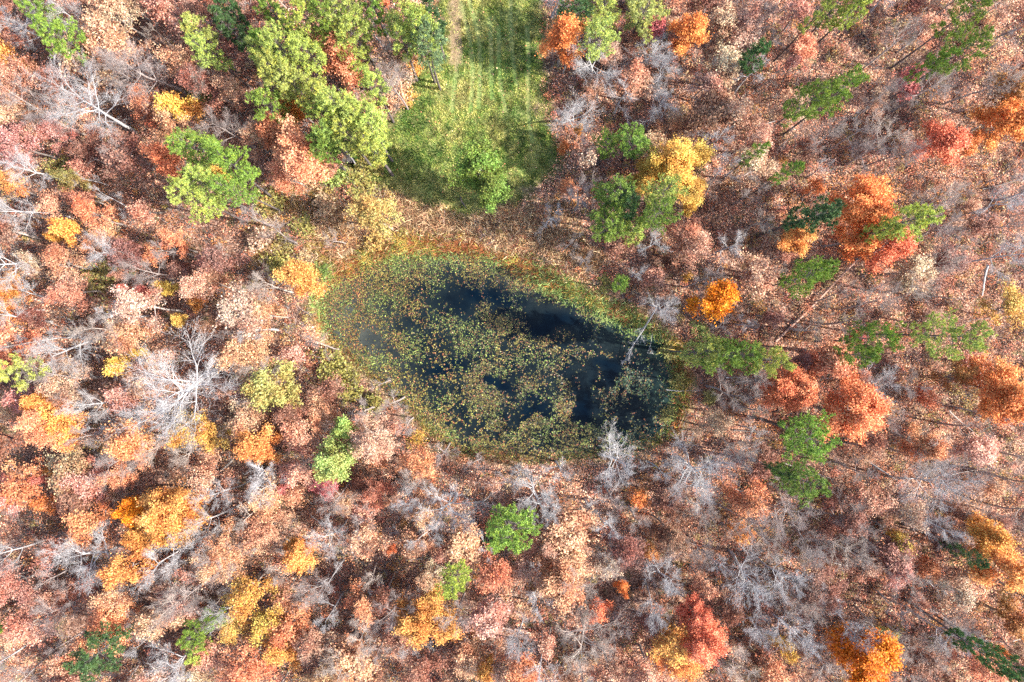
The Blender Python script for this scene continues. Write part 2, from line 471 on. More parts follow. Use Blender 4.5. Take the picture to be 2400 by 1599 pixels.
def blades(x, y, z, h, w, lean, rng):
    n = len(x)
    a = rng.uniform(0, 6.28, n); la = rng.uniform(0, 6.28, n)
    L = lean * rng.uniform(0.3, 1, n) * h
    dx, dy = np.cos(a) * w * 0.5, np.sin(a) * w * 0.5
    p = np.stack([x, y, z], 1)
    V = np.stack([p + np.stack([dx, dy, 0 * dx], 1), p - np.stack([dx, dy, 0 * dx], 1),
                  p + np.stack([np.cos(la) * L, np.sin(la) * L, h], 1)], 1).reshape(-1, 3)
    return V, np.arange(n * 3).reshape(-1, 3)

def meadow_grass():
    rng = np.random.default_rng(31)
    n = 260000
    x = rng.uniform(-32, 12, n); y = rng.uniform(20, 68, n)
    fx, fy = W2F(x, y)
    sd = poly_sd(fx, fy, MEADOW) + (fbm(x * 0.22, y * 0.22, 4) - 0.5) * 70
    # mown wheel tracks, narrow lines of flattened grass running up the meadow
    tr = np.ones(n)
    for x0, amp, ph, y0, y1 in ((1062,14,0.0,-50,260),(1082,14,0.2,-50,250),(1120,8,1.4,40,230),(1145,10,2.2,60,260),(1030,18,0.6,120,260),(1178,9,2.9,-50,200),(1200,10,0.8,60,330)):
        cx = x0 + amp * np.sin(fy / 75.0 + ph) + (fy - 60) * 0.12
        tr = np.minimum(tr, 1 - (np.abs(fx - cx) < 5) * (fy > y0) * (fy < y1) * 0.96)
    path = (np.abs(fx - 1046 - (fy - 60) * 0.02) < 15 + (fbm(x, y) - 0.5) * 18) & (fy < 150)
    clump = fbm(x * 0.9, y * 0.9, 3)
    k = (rng.random(n) < ss(sd, -34, 26)) & (rng.random(n) < tr) & (~path | (rng.random(n) < 0.15)) & (rng.random(n) < 0.3 + clump * 1.0)
    x, y, fx, fy = x[k], y[k], fx[k], fy[k]; n = len(x)
    clump = clump[k]
    h = rng.uniform(0.12, 0.45, n) * (0.5 + clump)
    V, Fc = blades(x, y, ground_z(x, y), h, rng.uniform(0.06, 0.16, n), 0.9, rng)
    g = np.array([lin((110, 140, 62)), lin((150, 165, 80)), lin((185, 185, 105)), lin((210, 200, 130)), lin((85, 120, 55))])
    f = 0.6 * fbm(x * 0.55 + 20, y * 0.45 + 9, 4) + 0.4 * fbm(x * 0.12 + 2, y * 0.12 + 5, 3)
    low = ss(fy, 360, 440)
    u = np.clip(0.1 + (f - 0.5) * 2.4 + rng.random(n) * 0.8 + low * 0.25, 0, 0.999)
    order = np.array([4, 0, 1, 1, 2, 2, 3, 3])
    c = g[order[(u * 8).astype(int)]]
    tuft = ss(fbm(x * 1.1 + 60, y * 1.1 + 11, 3), 0.35, 0.62)
    c = c * (0.62 + 0.6 * tuft)[:, None]
    c = c * (1 - 0.3 * low * (fy < 470))[:, None] * 0.92 * rng.normal(1, 0.18, n).clip(0.5, 1.5)[:, None]
    stuff("meadow_grass", V, Fc, M_BLADE, np.repeat(c, 3, 0), "rough yellow green grass of the clearing above the pond", "grass")
meadow_grass()

def reeds():
    rng = np.random.default_rng(41)
    n = 260000
    x = rng.uniform(-52, 36, n); y = rng.uniform(-28, 32, n)
    fx, fy = W2F(x, y)
    wob = (fbm(x * 0.25, y * 0.25) - 0.5) * 60
    sr = poly_sd(fx, fy, REEDS) + wob; sm = poly_sd(fx, fy, MARSH) + wob * 0.7; sp = poly_sd(fx, fy, POND) + wob * 0.3
    k = ((sr > -5) | (sm > 0)) & (sp < 6) & (rng.random(n) < 0.45 + 0.8 * fbm(x * 0.8, y * 0.8, 3))
    x, y, fx, fy, sm, sp = x[k], y[k], fx[k], fy[k], sm[k], sp[k]; n = len(x)
    z = np.maximum(ground_z(x, y), WATER_Z - 0.05)
    edge = ss(sp, -22, 0)
    h = rng.uniform(0.3, 1.2, n) * (1 - 0.6 * edge)
    V, Fc = blades(x, y, z, h, rng.uniform(0.08, 0.20, n), 1.7, rng)
    straw = np.array([lin((215, 180, 135)), lin((180, 135, 100)), lin((140, 100, 75)), lin((225, 200, 160)), lin((120, 95, 65))])
    marsh = np.array([lin((165, 165, 80)), lin((175, 115, 60)), lin((150, 90, 60)), lin((125, 140, 65)), lin((195, 160, 80))])
    green = np.array([lin((150, 175, 95)), lin((115, 150, 75)), lin((175, 190, 120))])
    f = fbm(x * 0.2 + 5, y * 0.2, 3)
    c = straw[rng.integers(0, 5, n)]
    mm = (sm + 8 * rng.normal(size=n)) > 6
    c[mm] = marsh[np.clip((f[mm] * 7 - 1 + rng.normal(0, .7, mm.sum())), 0, 4).astype(int)]
    rustz = mm & (fx > 930) & (fx < 1150) & (fy > 545) & (fy < 592) & (rng.random(n) < 0.38)
    c[rustz] = lin((170, 98, 62))
    gz_ = np.clip(ss(770 - fx, 0, 25) * (fy < 770) + ss(fx, 1180, 1260) * (fy < 800) + 0.7 * ss(fx, 1490, 1530) + 0.6 * (fy < 610), 0, 1)
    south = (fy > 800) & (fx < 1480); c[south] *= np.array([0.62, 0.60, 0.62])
    gr = (rng.random(n) < edge * 0.85 * gz_) | (mm & (rng.random(n) < 0.45 * ss(fx, 1180, 1260) * (fy < 770))) | ((fx < 765) & (fy > 590) & (fy < 720) & (sm > 0) & (rng.random(n) < 0.6))
    c[gr] = green[rng.integers(0, 3, gr.sum())]
    ol = (fx < 760) & ~mm & (rng.random(n) < 0.4) & (f > 0.48)
    c[ol] = lin((150, 130, 60))
    c = c * 0.95 * (0.7 + 0.6 * fbm(x * 0.5, y * 0.5 + 7, 3))[:, None] * rng.normal(1, 0.25, n).clip(0.4, 1.6)[:, None]
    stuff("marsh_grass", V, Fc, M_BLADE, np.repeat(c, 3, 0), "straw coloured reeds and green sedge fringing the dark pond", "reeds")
reeds()

def undergrowth():
    rng, cx, cy = scatter(11500, 51)
    fx, fy = W2F(cx, cy)
    d = fbm(cx * 0.06 + 12, cy * 0.06, 3)
    k = (poly_sd(fx, fy, MEADOW) < -12) & (poly_sd(fx, fy, MARSH) < -4) & (rng.random(len(cx)) < 0.2 + d * 0.7 + 0.45 * ss(fx, 1500, 1800))
    cx, cy, fx, fy = cx[k], cy[k], fx[k], fy[k]; n = len(cx)
    pal = np.array([lin(c) for c in ((205,142,106),(185,122,88),(210,160,122),(160,102,74),(196,120,84),(160,138,78),(200,122,98),(190,132,72),(150,88,68),(205,172,128))])
    ci = rng.integers(0, 10, n)
    R = rng.uniform(0.5, 1.9, n); H = rng.uniform(0.5, 3.2, n)
    per = rng.integers(20, 80, n)
    rep = np.repeat(np.arange(n), per); m = len(rep)
    th = rng.uniform(0, 6.28, m); rr = np.sqrt(rng.random(m)) * R[rep]
    hz = H[rep] * (0.25 + 0.75 * rng.random(m)) * (1 - 0.5 * (rr / R[rep]) ** 2)
    P = np.stack([cx[rep] + rr * np.cos(th), cy[rep] + rr * np.sin(th), ground_z(cx, cy)[rep] + hz], 1)
    V, Fc, t = leaves(P, 0.2, rng, up=0.6)
    stuff("undergrowth", V, Fc, M_MIX, t * np.repeat(pal[ci[rep]] * 0.75, 4, 0), "low russet saplings and bushes scattered under the trees", "undergrowth")
    # grey twig brush
    segs = []
    sel = rng.random(n) < 0.8
    gz = ground_z(cx, cy)
    for i in np.nonzero(sel)[0]:
        q = rng.integers(6, 18) if fx[i] > 1450 else rng.integers(12, 28)
        a = rng.uniform(0, 6.28, q); e = rng.uniform(0.35, 1.4, q); L = rng.uniform(0.8, 2.6, q)
        p0 = np.stack([cx[i] + rng.normal(0, .25, q), cy[i] + rng.normal(0, .25, q), np.full(q, gz[i])], 1)
        p1 = p0 + np.stack([np.cos(a) * np.cos(e), np.sin(a) * np.cos(e), np.sin(e)], 1) * L[:, None]
        segs.append(np.concatenate([p0, p1, np.full((q, 1), 0.03), np.full((q, 1), 0.01)], 1))
    S = np.concatenate(segs)
    V, Fc = tubes(S, 3)
    cc = np.repeat(rng.uniform(0.16, 0.42, len(S))[:, None] * np.array([1.0, 0.88, 0.84]), 6, 0)
    stuff("twig_brush", V, Fc, M_MIX, cc, "grey leafless brush and twigs on the woodland floor", "brush")
undergrowth()

# ------------------------------------------------------------------ tree skeletons
def rot_about(v, axis_, ang):
    c, s = math.cos(ang), math.sin(ang)
    return v * c + np.cross(axis_, v) * s + axis_ * np.dot(axis_, v) * (1 - c)

def skeleton(seed, H, R, maxl=3, nlimb=11, fork=0.32, wob=0.16, upb=0.10, lean=0.05, r0=0.2, kids=(0.95, 0.9, 0.85), minr=0.012, limb=0.45):
    """returns segs list (lvl,p0,p1,r0,r1)"""
    rng = random.Random(seed)
    segs = []
    def rv():
        return np.array([rng.gauss(0, 1), rng.gauss(0, 1), rng.gauss(0, 1)])
    def branch(p, d, L, r, lvl):
        n = (0, 6, 5, 3, 2)[lvl]
        for i in range(n):
            d = d + rv() * wob * (1.0 if lvl < 3 else 1.3) + np.array([0, 0, upb * (1.3 if lvl == 1 else 0.5)])
            d = d / np.linalg.norm(d)
            q = p + d * (L / n)
            ra = r * (1 - 0.75 * i / n); rb = r * (1 - 0.75 * (i + 1) / n)
            segs.append((lvl, *p, *q, ra, rb))
            p = q
            if lvl <= maxl and (i >= 1 or lvl >= 2):
                m = 2 if rng.random() < kids[min(lvl, 3) - 1] else 1
                for _ in range(m):
                    ax = np.cross(d, rv()); ax /= (np.linalg.norm(ax) + 1e-9)
                    cd = rot_about(d, ax, math.radians(rng.uniform(22, 52)))
                    cl = L * rng.uniform(0.38, 0.62) * (1 - 0.35 * i / n)
                    branch(p, cd, cl, max(rb * 0.6, minr), lvl + 1)
    # trunk
    p = np.zeros(3); d = np.array([rng.gauss(0, lean), rng.gauss(0, lean), 1.0])
    nt = 9; top = H * 0.86; az = rng.uniform(0, 6.28)
    for i in range(nt):
        d = d + np.array([rng.gauss(0, 0.05), rng.gauss(0, 0.05), 0.02]); d /= np.linalg.norm(d)
        q = p + d * (top / nt)
        f = i / nt
        segs.append((0, *p, *q, r0 * (1 - 0.8 * f), r0 * (1 - 0.8 * (f + 1 / nt))))
        p = q
        if f >= fork:
            g_ = (f - fork) / (1 - fork)
            for _ in range(max(1, round(nlimb / (nt * (1 - fork))))):
                az += 2.4 + rng.uniform(-.4, .4)
                el = math.radians(20 + 40 * g_ + rng.uniform(-8, 8))
                cd = np.array([math.cos(az) * math.cos(el), math.sin(az) * math.cos(el), math.sin(el)])
                L = R * (1.12 - 0.5 * g_) * rng.uniform(0.75, 1.15)
                branch(p, cd, L, r0 * limb * (1 - 0.5 * g_), 1)
    return np.array(segs)

def sample_on(segs, n, rng, jit):
    L = np.linalg.norm(segs[:, 4:7] - segs[:, 1:4], axis=1)
    i = rng.choice(len(segs), n, p=L / L.sum())
    t = rng.random(n)[:, None]
    return segs[i, 1:4] * (1 - t) + segs[i, 4:7] * t + rng.normal(0, jit, (n, 3))

LIB = {}
def put(key, H, R, trunk, crown):
    LIB.setdefault(key, []).append((H, R, trunk, crown))

def real_R(P):
    return float(np.percentile(np.hypot(P[:, 0], P[:, 1]), 93))

# bare trees (three sizes)
for size, R, nv, H in (('s', 2.6, 3, 11), ('m', 4.0, 4, 15), ('l', 6.6, 3, 18)):
    for v in range(nv):
        s = skeleton(100 + v * 7 + int(R * 10), H, R, maxl=3, nlimb=(7, 11, 17)['sml'.index(size)],
                     fork=0.36, r0=0.13 + R * 0.024, wob=0.10, upb=0.06, kids=(0.95, 0.95, 0.95), minr=0.007, limb=0.32)
        rr = real_R(s[:, 4:7])
        tm = tube_mesh("bare_trunk", s[s[:, 0] == 0][:, 1:], M_BARK)
        bm = tube_mesh("bare_branches", s[s[:, 0] > 0][:, 1:], M_BARK)
        put('b' + size, H, rr, tm, bm)

# leafy trees: sparse (oak 'o') and dense (maple 'm')
for kind, nleaf in (('o', (1750, 4500, 11000)), ('m', (3700, 9600, 23000))):
    for si, (size, R, H) in enumerate((('s', 2.0, 9), ('m', 3.3, 14), ('l', 5.2, 17))):
        for v in range(4 if size != 'l' else 3):
            rng = np.random.default_rng(1000 + v + si * 10 + (50 if kind == 'm' else 0))
            s = skeleton(300 + v * 3 + si * 40 + (500 if kind == 'm' else 0), H, R * 0.86, maxl=2, nlimb=11 + 5 * si, fork=0.34,
                         r0=0.10 + R * 0.028, wob=0.17, upb=0.08)
            tips = s[s[:, 0] >= 2]
            n = nleaf[si]
            # leaves gather in sprays round the twigs
            npuff = n // 5
            c0 = sample_on(tips, npuff, rng, 0.12)
            P = np.repeat(c0, 5, 0) + rng.normal(0, 0.30 if kind == 'm' else 0.26, (npuff * 5, 3)) * np.array([1, 1, 0.6])
            V, Fc, t = leaves(P, 0.19 if kind == 'm' else 0.172, rng, up=0.45, var=0.2, spot=0.08 if kind == 'm' else 0.18)
            puff = np.repeat(np.repeat(rng.normal(1, 0.13, npuff).clip(0.6, 1.4), 5), 4)[:, None]
            tm = tube_mesh("leafy_trunk", s[s[:, 0] <= 2][:, 1:], M_BARK)
            ph = rng.uniform(0, 50)
            lobe = fbm(c0[:, 0] * 0.45 + ph, c0[:, 1] * 0.45 + c0[:, 2] * 0.3, 3) - 0.5 + rng.normal(0, 0.05, npuff)
            lobe = np.repeat(np.repeat(lobe, 5), 4)[:, None]
            cm = make_mesh("leafy_crown", V, Fc, M_LEAF, attr=(t * puff * (1 + lobe * np.array([0.35, 1.1, 1.3]))).clip(0.08, 2.2))
            put(kind + size, H, real_R(P), tm, cm)

# shrubs
for v in range(5):
    rng = np.random.default_rng(2000 + v)
    segs = []
    for k in range(26):
        a = rng.uniform(0, 6.28); e = rng.uniform(0.35, 1.35); L = rng.uniform(1.2, 2.2)
        p = np.array([rng.normal(0, .15), rng.normal(0, .15), 0]); d = np.array([math.cos(a) * math.cos(e), math.sin(a) * math.cos(e), math.sin(e)])
        for i in range(3):
            q = p + unit(d + rng.normal(0, .2, 3)) * L / 3
            segs.append((*p, *q, 0.045 * (1 - i * .3), 0.045 * (0.7 - i * .3) + .008)); p = q
            for _ in range(3):
                segs.append((*p, *(p + unit(d + rng.normal(0, .8, 3)) * 0.5), 0.015, 0.006))
    S = np.array(segs)
    P = sample_on(np.concatenate([np.zeros((len(S), 1)), S], 1)[6:], 1500, rng, 0.2)
    P[:, 2] = np.abs(P[:, 2])
    V, Fc, t = leaves(P, 0.2, rng, up=0.4, var=0.22, spot=0.15)
    put('s', 2.2, real_R(P), tube_mesh("shrub_stems", S, M_BARK), make_mesh("shrub_foliage", V, Fc, M_LEAF, attr=t))

# pines: bare pole, irregular plumes of needles
for size, R, H, nb in (('s', 2.0, 18, 34), ('m', 3.3, 24, 50)):
    for v in range(5):
        rng = np.random.default_rng(3000 + v + nb); r = random.Random(v * 9 + nb)
        trunk, br, tuf = [], [], []
        p = np.zeros(3); d = np.array([r.gauss(0, .02), r.gauss(0, .02), 1.0]); pts = [p]
        for i in range(14):
            d = d + np.array([r.gauss(0, .015), r.gauss(0, .015), 0]); d /= np.linalg.norm(d)
            q = p + d * H * 0.97 / 14
            trunk.append((*p, *q, 0.31 * (1 - i / 15), 0.31 * (1 - (i + 1) / 15))); p = q; pts.append(p)
        pts = np.array(pts)
        lob = [(r.uniform(0, 6.28), r.uniform(0.55, 1.25)) for _ in range(6)]
        for k in range(nb):
            f = 0.47 + 0.52 * (k / nb) ** 0.85
            z = f * 14; j = min(int(z / 0.97 * 0.97), 13); base = pts[j] + (pts[j + 1] - pts[j]) * (z - j if z - j <= 1 else 1)
            az = k * 2.4 + r.uniform(-.5, .5)
            env = (1 - ((f - 0.72) / 0.33) ** 2) if f > 0.72 else (0.45 + 0.55 * (f - 0.47) / 0.25)
            m = 1.0
            for la, lw in lob:
                m += 0.22 * (lw - 0.9) * 3 * max(0, math.cos(az - la)) ** 3
            L = R * max(env, 0.25) * r.choice((0.5, 0.85, 1.0, 1.3)) * max(m, 0.45)
            el = math.radians(5 + 45 * max(0, (f - 0.7) / 0.3) + r.uniform(-10, 10))
            d = np.array([math.cos(az) * math.cos(el), math.sin(az) * math.cos(el), math.sin(el)])
            p = base.copy(); ns = max(3, int(L / 0.45))
            for i in range(ns):
                q = p + unit(d + rng.normal(0, .10, 3) + np.array([0, 0, .03])) * L / ns
                br.append((*p, *q, 0.05 * (1 - i / ns) + .012, 0.05 * (1 - (i + 1) / ns) + .012)); p = q
                if i >= ns * 0.3:
                    side = np.cross(d, [0, 0, 1.0])
                    for sg in (-1, 1):
                        sl = L * 0.26 * r.uniform(0.5, 1.1) * (1 - 0.5 * i / ns) + 0.25
                        e2 = p + unit(d * 0.7 + side * sg + rng.normal(0, .25, 3)) * sl
                        br.append((*p, *e2, 0.02, 0.01)); tuf.append(e2); tuf.append(p * .4 + e2 * .6)
            tuf.append(p)
        T = np.array(tuf); T = np.repeat(T, 2, 0) + rng.normal(0, .14, (len(T) * 2, 3))
        nn = 13
        n = len(T) * nn
        dd = unit(rng.normal(size=(n, 3)) + np.array([0, 0, 0.55]))
        c = np.repeat(T, nn, 0)
        L = rng.uniform(0.22, 0.42, n)[:, None]
        sd_ = unit(np.cross(dd, rng.normal(size=(n, 3)))) * 0.05
        V = np.stack([c - sd_, c + sd_, c + dd * L], 1).reshape(-1, 3)
        val = np.repeat(rng.normal(1, .2, len(T)).clip(.5, 1.6), nn) * rng.normal(1, .15, n)
        ye = np.repeat(rng.random(len(T)) < 0.22, nn)
        t = np.stack([val * np.where(ye, 1.3, 1), val * np.where(ye, 1.12, 1), val * np.where(ye, .8, 1)], 1).clip(.2, 2)
        crown = make_mesh("pine_crown", V, np.arange(n * 3).reshape(-1, 3), M_NEEDLE, attr=np.repeat(t, 3, 0))
        put('p' + size, H, real_R(T), tube_mesh("pine_trunk", trunk + br, M_BARK), crown)

# ------------------------------------------------------------------ what stands where
COL = {  # leaf colours: seen colour, words
 'G': ((122,154,62), 'green'), 'Y': ((168,186,84), 'yellow-green'), 'D': ((70,106,60), 'dark green'), 'T': ((120,150,110), 'blue-green'),
 'L': ((166,156,72), 'olive'), 'O': ((242,148,78), 'orange'), 'A': ((234,162,82), 'amber'), 'U': ((226,180,84), 'golden yellow'),
 'V': ((232,134,24), 'deep orange'), 'R': ((238,134,92), 'red-orange'), 'C': ((214,96,88), 'crimson'), 'K': ((224,138,112), 'pinkish'),
 'P': ((226,158,116), 'salmon'), 'B': ((170,102,76), 'rust-brown'), 'N': ((212,168,130), 'tan'), 'S': ((236,146,94), 'pale orange'),
 'X': ((172,100,76), 'dark russet'), 'M': ((190,125,55), 'bronze'), 'E': ((206,176,96), 'pale gold'), 'J': ((112,140,44), 'bright green'),
 'W': ((225,222,222), 'white'), 'H': ((182,176,178), 'grey'), 'Q': ((150,130,118), 'brownish grey')}
# kind x y radius colour ; kinds: p pine, b bare, m maple-like (dense), o oak-like (thin), s shrub
LIST = """
p 100 35 33 G;p 145 80 34 G;b 200 55 42 W;b 68 65 42 H;b 205 245 66 H;b 345 150 62 Q;m 20 125 34 A;m 68 155 11 A;p 440 62 30 Y;p 482 112 32 Y;p 530 60 27 D;p 520 20 25 D
m 410 240 26 U;o 455 255 18 A;p 442 312 48 G;p 512 385 46 G;p 442 455 42 Y;p 470 430 38 Y;p 540 425 34 G;m 498 405 18 U;m 380 389 33 R;o 200 140 46 P;o 400 25 44 P
o 440 130 36 P;o 290 40 54 N;o 318 250 36 S;o 140 320 28 K;o 122 458 34 K;s 135 385 30 L;o 177 425 28 L;o 30 180 50 K;o 35 255 52 P;o 38 325 48 K;o 13 430 28 A
b 40 465 44 H;b 65 385 38 H;b 530 295 42 Q;b 265 475 26 H;o 460 180 34 B;s 450 215 26 L;o 553 105 24 X;o 150 20 40 P;o 270 110 40 P;o 245 330 30 X;o 290 360 36 B;o 215 360 30 B
p 705 27 44 Y;p 788 20 38 Y;p 818 67 44 Y;p 748 50 38 G;p 608 93 28 G;p 655 107 36 Y;p 705 100 36 Y;p 610 135 30 Y;p 628 175 38 Y;p 671 190 40 Y;p 728 207 44 Y;p 788 227 48 Y
p 745 255 42 Y;p 821 277 46 Y;p 801 317 44 Y;p 855 300 38 Y;p 855 338 28 Y;p 855 190 24 Y;p 822 150 22 Y;p 608 240 28 G;p 745 300 32 G;p 738 335 32 G;p 860 15 25 G;p 620 20 30 G
m 775 150 46 S;o 711 157 28 P;o 818 173 26 S;m 690 250 28 A;m 662 262 22 U;o 615 50 28 X;p 938 33 42 Y;p 965 73 34 Y;p 981 100 36 T;p 921 83 28 Y;p 998 43 28 D
b 891 120 26 W;b 908 187 42 Q;o 902 150 34 N;s 905 215 30 P;m 878 4 10 R;m 621 300 38 S;m 655 343 44 S;m 691 377 42 S;o 671 405 32 S;o 600 330 30 P;b 788 347 24 H
o 775 375 22 K;s 768 407 30 Y;s 821 417 34 L;s 848 377 28 L;m 1110 395 44 J;m 1118 440 36 J;s 1070 400 22 J;o 852 462 38 E;o 876 503 34 E;s 862 556 24 E;s 620 470 30 L;s 690 520 26 L;s 640 610 28 L;s 600 550 26 N;s 740 470 26 N;s 660 560 22 L;s 700 600 20 N;b 640 540 30 Q;b 760 540 24 Q;b 590 500 26 Q;b 738 805 30 Q;b 905 925 28 Q;b 930 975 26 Q;b 1020 1040 26 Q;b 1100 1075 26 Q;b 880 880 20 Q;b 1340 600 22 Q;b 1300 560 24 Q;s 1390 650 20 L;s 950 150 20 A;s 935 225 20 U
p 1336 23 40 D;p 1403 27 44 Y;p 1476 18 42 Y;p 1376 73 40 Y;p 1290 43 16 T;m 1289 100 42 O;o 1300 140 24 O;m 1493 57 26 C;o 1459 67 28 K;m 1569 75 34 O;m 1553 105 20 O
b 1366 160 58 W;b 1486 110 46 W;b 1536 155 42 H;b 1303 250 60 W;b 1423 233 30 H;b 1536 238 40 W;b 1500 272 22 H;p 1393 337 32 G;p 1460 315 34 G;m 1560 375 50 U;m 1610 355 32 U
m 1510 372 34 U;m 1480 412 28 U;m 1590 430 30 U;m 1585 465 22 U;p 1409 443 38 G;p 1459 470 38 D;p 1406 505 36 G;p 1526 457 44 Y;p 1503 493 38 G;p 1459 528 24 Y
o 1306 423 22 S;o 1286 343 16 O;m 1331 297 8 A;b 1336 453 34 Q;b 1643 317 30 H;b 1659 393 28 H;b 1729 167 28 H;o 1626 267 40 B;o 1709 283 42 P;o 1723 320 34 P
o 1659 157 32 N;o 1709 77 32 N;p 1743 117 22 D;o 1543 293 30 P;o 1459 200 34 P;p 1743 347 14 G;b 1260 500 26 H;o 1400 120 30 N;o 1380 215 30 P
p 1892 20 16 Y;p 1935 7 22 Y;p 1972 7 22 Y;p 2248 13 38 G;p 2232 107 38 G;p 2152 140 16 G;m 1852 125 28 S;p 1868 217 36 G;p 1938 203 34 G;m 2078 190 24 C;o 2112 83 30 K
m 2148 320 44 R;m 2232 335 30 O;m 2285 285 44 O;m 2315 265 28 O;o 2330 210 36 M;m 1990 465 60 O;o 1875 440 22 O;p 1878 483 34 D;p 2085 500 38 Y;p 1813 393 18 G
b 2075 340 38 Q;b 1965 307 30 Q;b 2315 465 40 H;m 1832 555 32 A;m 2042 578 44 R;p 2028 530 20 Y;m 1948 548 40 O;p 1858 640 34 G;p 1900 620 22 G;p 1778 825 36 Y;p 2015 785 36 G
p 1985 815 26 G;p 2192 765 44 Y;o 2325 720 42 U;m 1908 805 44 S;m 2298 880 58 O;o 2208 875 38 M;m 1805 915 52 R;m 1925 945 64 R;p 1868 1000 46 G;m 2108 1005 34 S
m 1968 772 13 C;o 2215 830 22 K;o 2132 899 24 R;b 2065 890 34 Q;b 2275 948 26 H;b 2300 590 40 H;b 1998 705 46 Q;b 2000 350 30 Q
m 1626 702 46 V;p 1433 649 20 G;s 1606 762 20 Y;p 1620 812 34 Y;p 1650 822 34 G;p 1695 815 36 G;s 1546 809 22 L;s 1562 872 18 L;s 1539 955 17 L;s 1632 912 17 L
b 1496 556 34 H;b 1476 622 24 H;b 1673 899 34 Q;o 1496 635 20 P;o 1586 635 12 U;o 1532 612 20 B;o 1576 560 38 P;o 1610 590 34 P;b 1605 650 25 Q
b 33 590 62 W;b 70 682 30 W;b 10 735 46 W;b 150 775 60 W;m 150 542 26 A;m 117 548 15 A;o 147 610 32 K;o 20 655 28 A;o 40 708 25 A;o 167 662 30 P;o 403 566 28 S
m 400 662 22 U;o 443 702 22 A;m 413 735 14 U;s 227 632 35 L;m 297 662 10 C;m 333 672 11 C;m 272 625 12 K;s 305 625 8 Y;s 300 697 12 U;o 283 770 42 P;m 37 790 46 S
p 30 860 30 Y;m 283 835 26 U;m 330 818 13 U;b 433 855 112 W;b 233 930 38 W;b 273 722 30 H;o 133 878 48 P;m 140 965 50 S;m 113 935 28 A;m 133 998 46 A;m 310 985 46 S
o 443 978 35 U;o 493 1005 30 U;o 560 788 44 P;o 570 828 40 N;m 638 875 46 L;m 778 982 28 Y;m 768 1045 38 Y;m 701 659 40 A;s 761 839 32 L;s 790 870 30 L;s 805 900 26 L;s 855 925 24 L
s 738 620 18 G;o 841 1015 48 P;m 610 1028 38 A;s 958 1012 18 U;o 340 880 30 P;b 600 1080 34 H
o 110 1082 18 A;o 50 1105 44 S;m 100 1108 15 C;o 187 1145 30 X;o 103 1172 24 O;m 383 1155 54 A;m 330 1175 30 V;m 415 1195 36 A;m 313 1285 38 A;m 330 1240 32 A;o 260 1135 15 N
o 233 1208 45 S;b 215 1285 60 W;b 23 1280 46 W;b 417 1262 60 W;b 493 1195 46 W;b 400 1362 44 N;b 533 1418 42 W;b 333 1475 30 H;b 400 1512 52 H;o 33 1355 50 K;o 283 1345 36 P
m 233 1428 50 S;p 450 1462 36 G;p 453 1503 18 Y;p 207 1505 46 D;p 17 1442 15 G;o 533 1278 50 P;o 560 1362 38 U;o 560 1440 30 U;o 560 1522 45 S;o 493 1075 42 P;o 287 1072 32 S
o 160 1072 42 N;o 400 1360 44 P
m 748 1130 28 C;m 720 1120 20 C;m 668 1112 20 C;o 665 1140 26 P;o 881 1135 30 S;b 1035 1172 58 W;b 985 1245 34 W;p 1180 1230 50 G;b 758 1238 38 H;m 705 1288 33 A;m 688 1255 20 A
o 631 1212 46 P;m 901 1263 9 R;p 1048 1355 36 Y;m 988 1402 52 A;o 1008 1450 42 A;o 1138 1328 42 S;b 968 1488 30 H;b 755 1412 28 H;b 775 1528 46 N;o 605 1405 38 U;o 671 1422 45 S
o 655 1512 40 A;o 655 1352 25 K;o 755 1545 48 P;o 821 1512 45 P;m 1101 1542 24 A;o 1121 1412 34 P;o 980 1260 30 P
b 1196 1088 22 W;b 1226 1128 50 W;b 1286 1085 28 H;b 1409 1075 60 W;b 1259 1168 28 H;b 1593 1075 68 W;b 1353 1168 22 H;o 1303 1218 44 P;m 1309 1312 56 P;o 1253 1272 30 P
o 1466 1148 20 O;o 1493 1252 22 A;b 1509 1338 48 H;b 1243 1355 34 H;b 1736 1322 54 H;b 1709 1205 40 Q;m 1416 1345 18 O;m 1379 1398 20 R;o 1703 1128 46 S;o 1699 1235 25 A
m 1603 1445 48 R;m 1586 1405 30 R;o 1615 1480 24 C;o 1536 1472 34 A;o 1566 1528 46 O;o 1193 1528 34 S;o 1659 1512 30 N;b 1350 1475 54 N;b 1253 1528 44 H;b 1743 1445 38 H;o 1403 1545 38 P
p 1848 1115 36 G;p 1800 1090 16 D;o 1915 1202 42 X;o 1982 1168 42 P;o 2055 1162 40 N;o 2065 1225 25 U;b 2132 1128 64 H;b 2125 1188 38 H;b 1798 1178 44 Q;b 1862 1275 22 H;b 1792 1328 40 H
o 2072 1318 32 K;m 2135 1305 22 S;m 2248 1250 42 A;m 2275 1305 42 A;p 2232 1278 18 D;o 1882 1372 50 X;b 1798 1445 40 H;o 1800 1470 26 U;o 2025 1472 26 L;m 1972 1530 66 V;o 2338 1362 36 M
o 2332 1428 32 M;o 1792 1538 42 S;o 2232 1538 44 S;p 2285 1512 25 D;p 2325 1528 20 D;m 2312 1495 12 O
"""
items = []
for tok in LIST.replace("\n", ";").split(";"):
    f = tok.split()
    if len(f) == 5:
        items.append([f[0], float(f[1]), float(f[2]), float(f[3]), f[4], True])

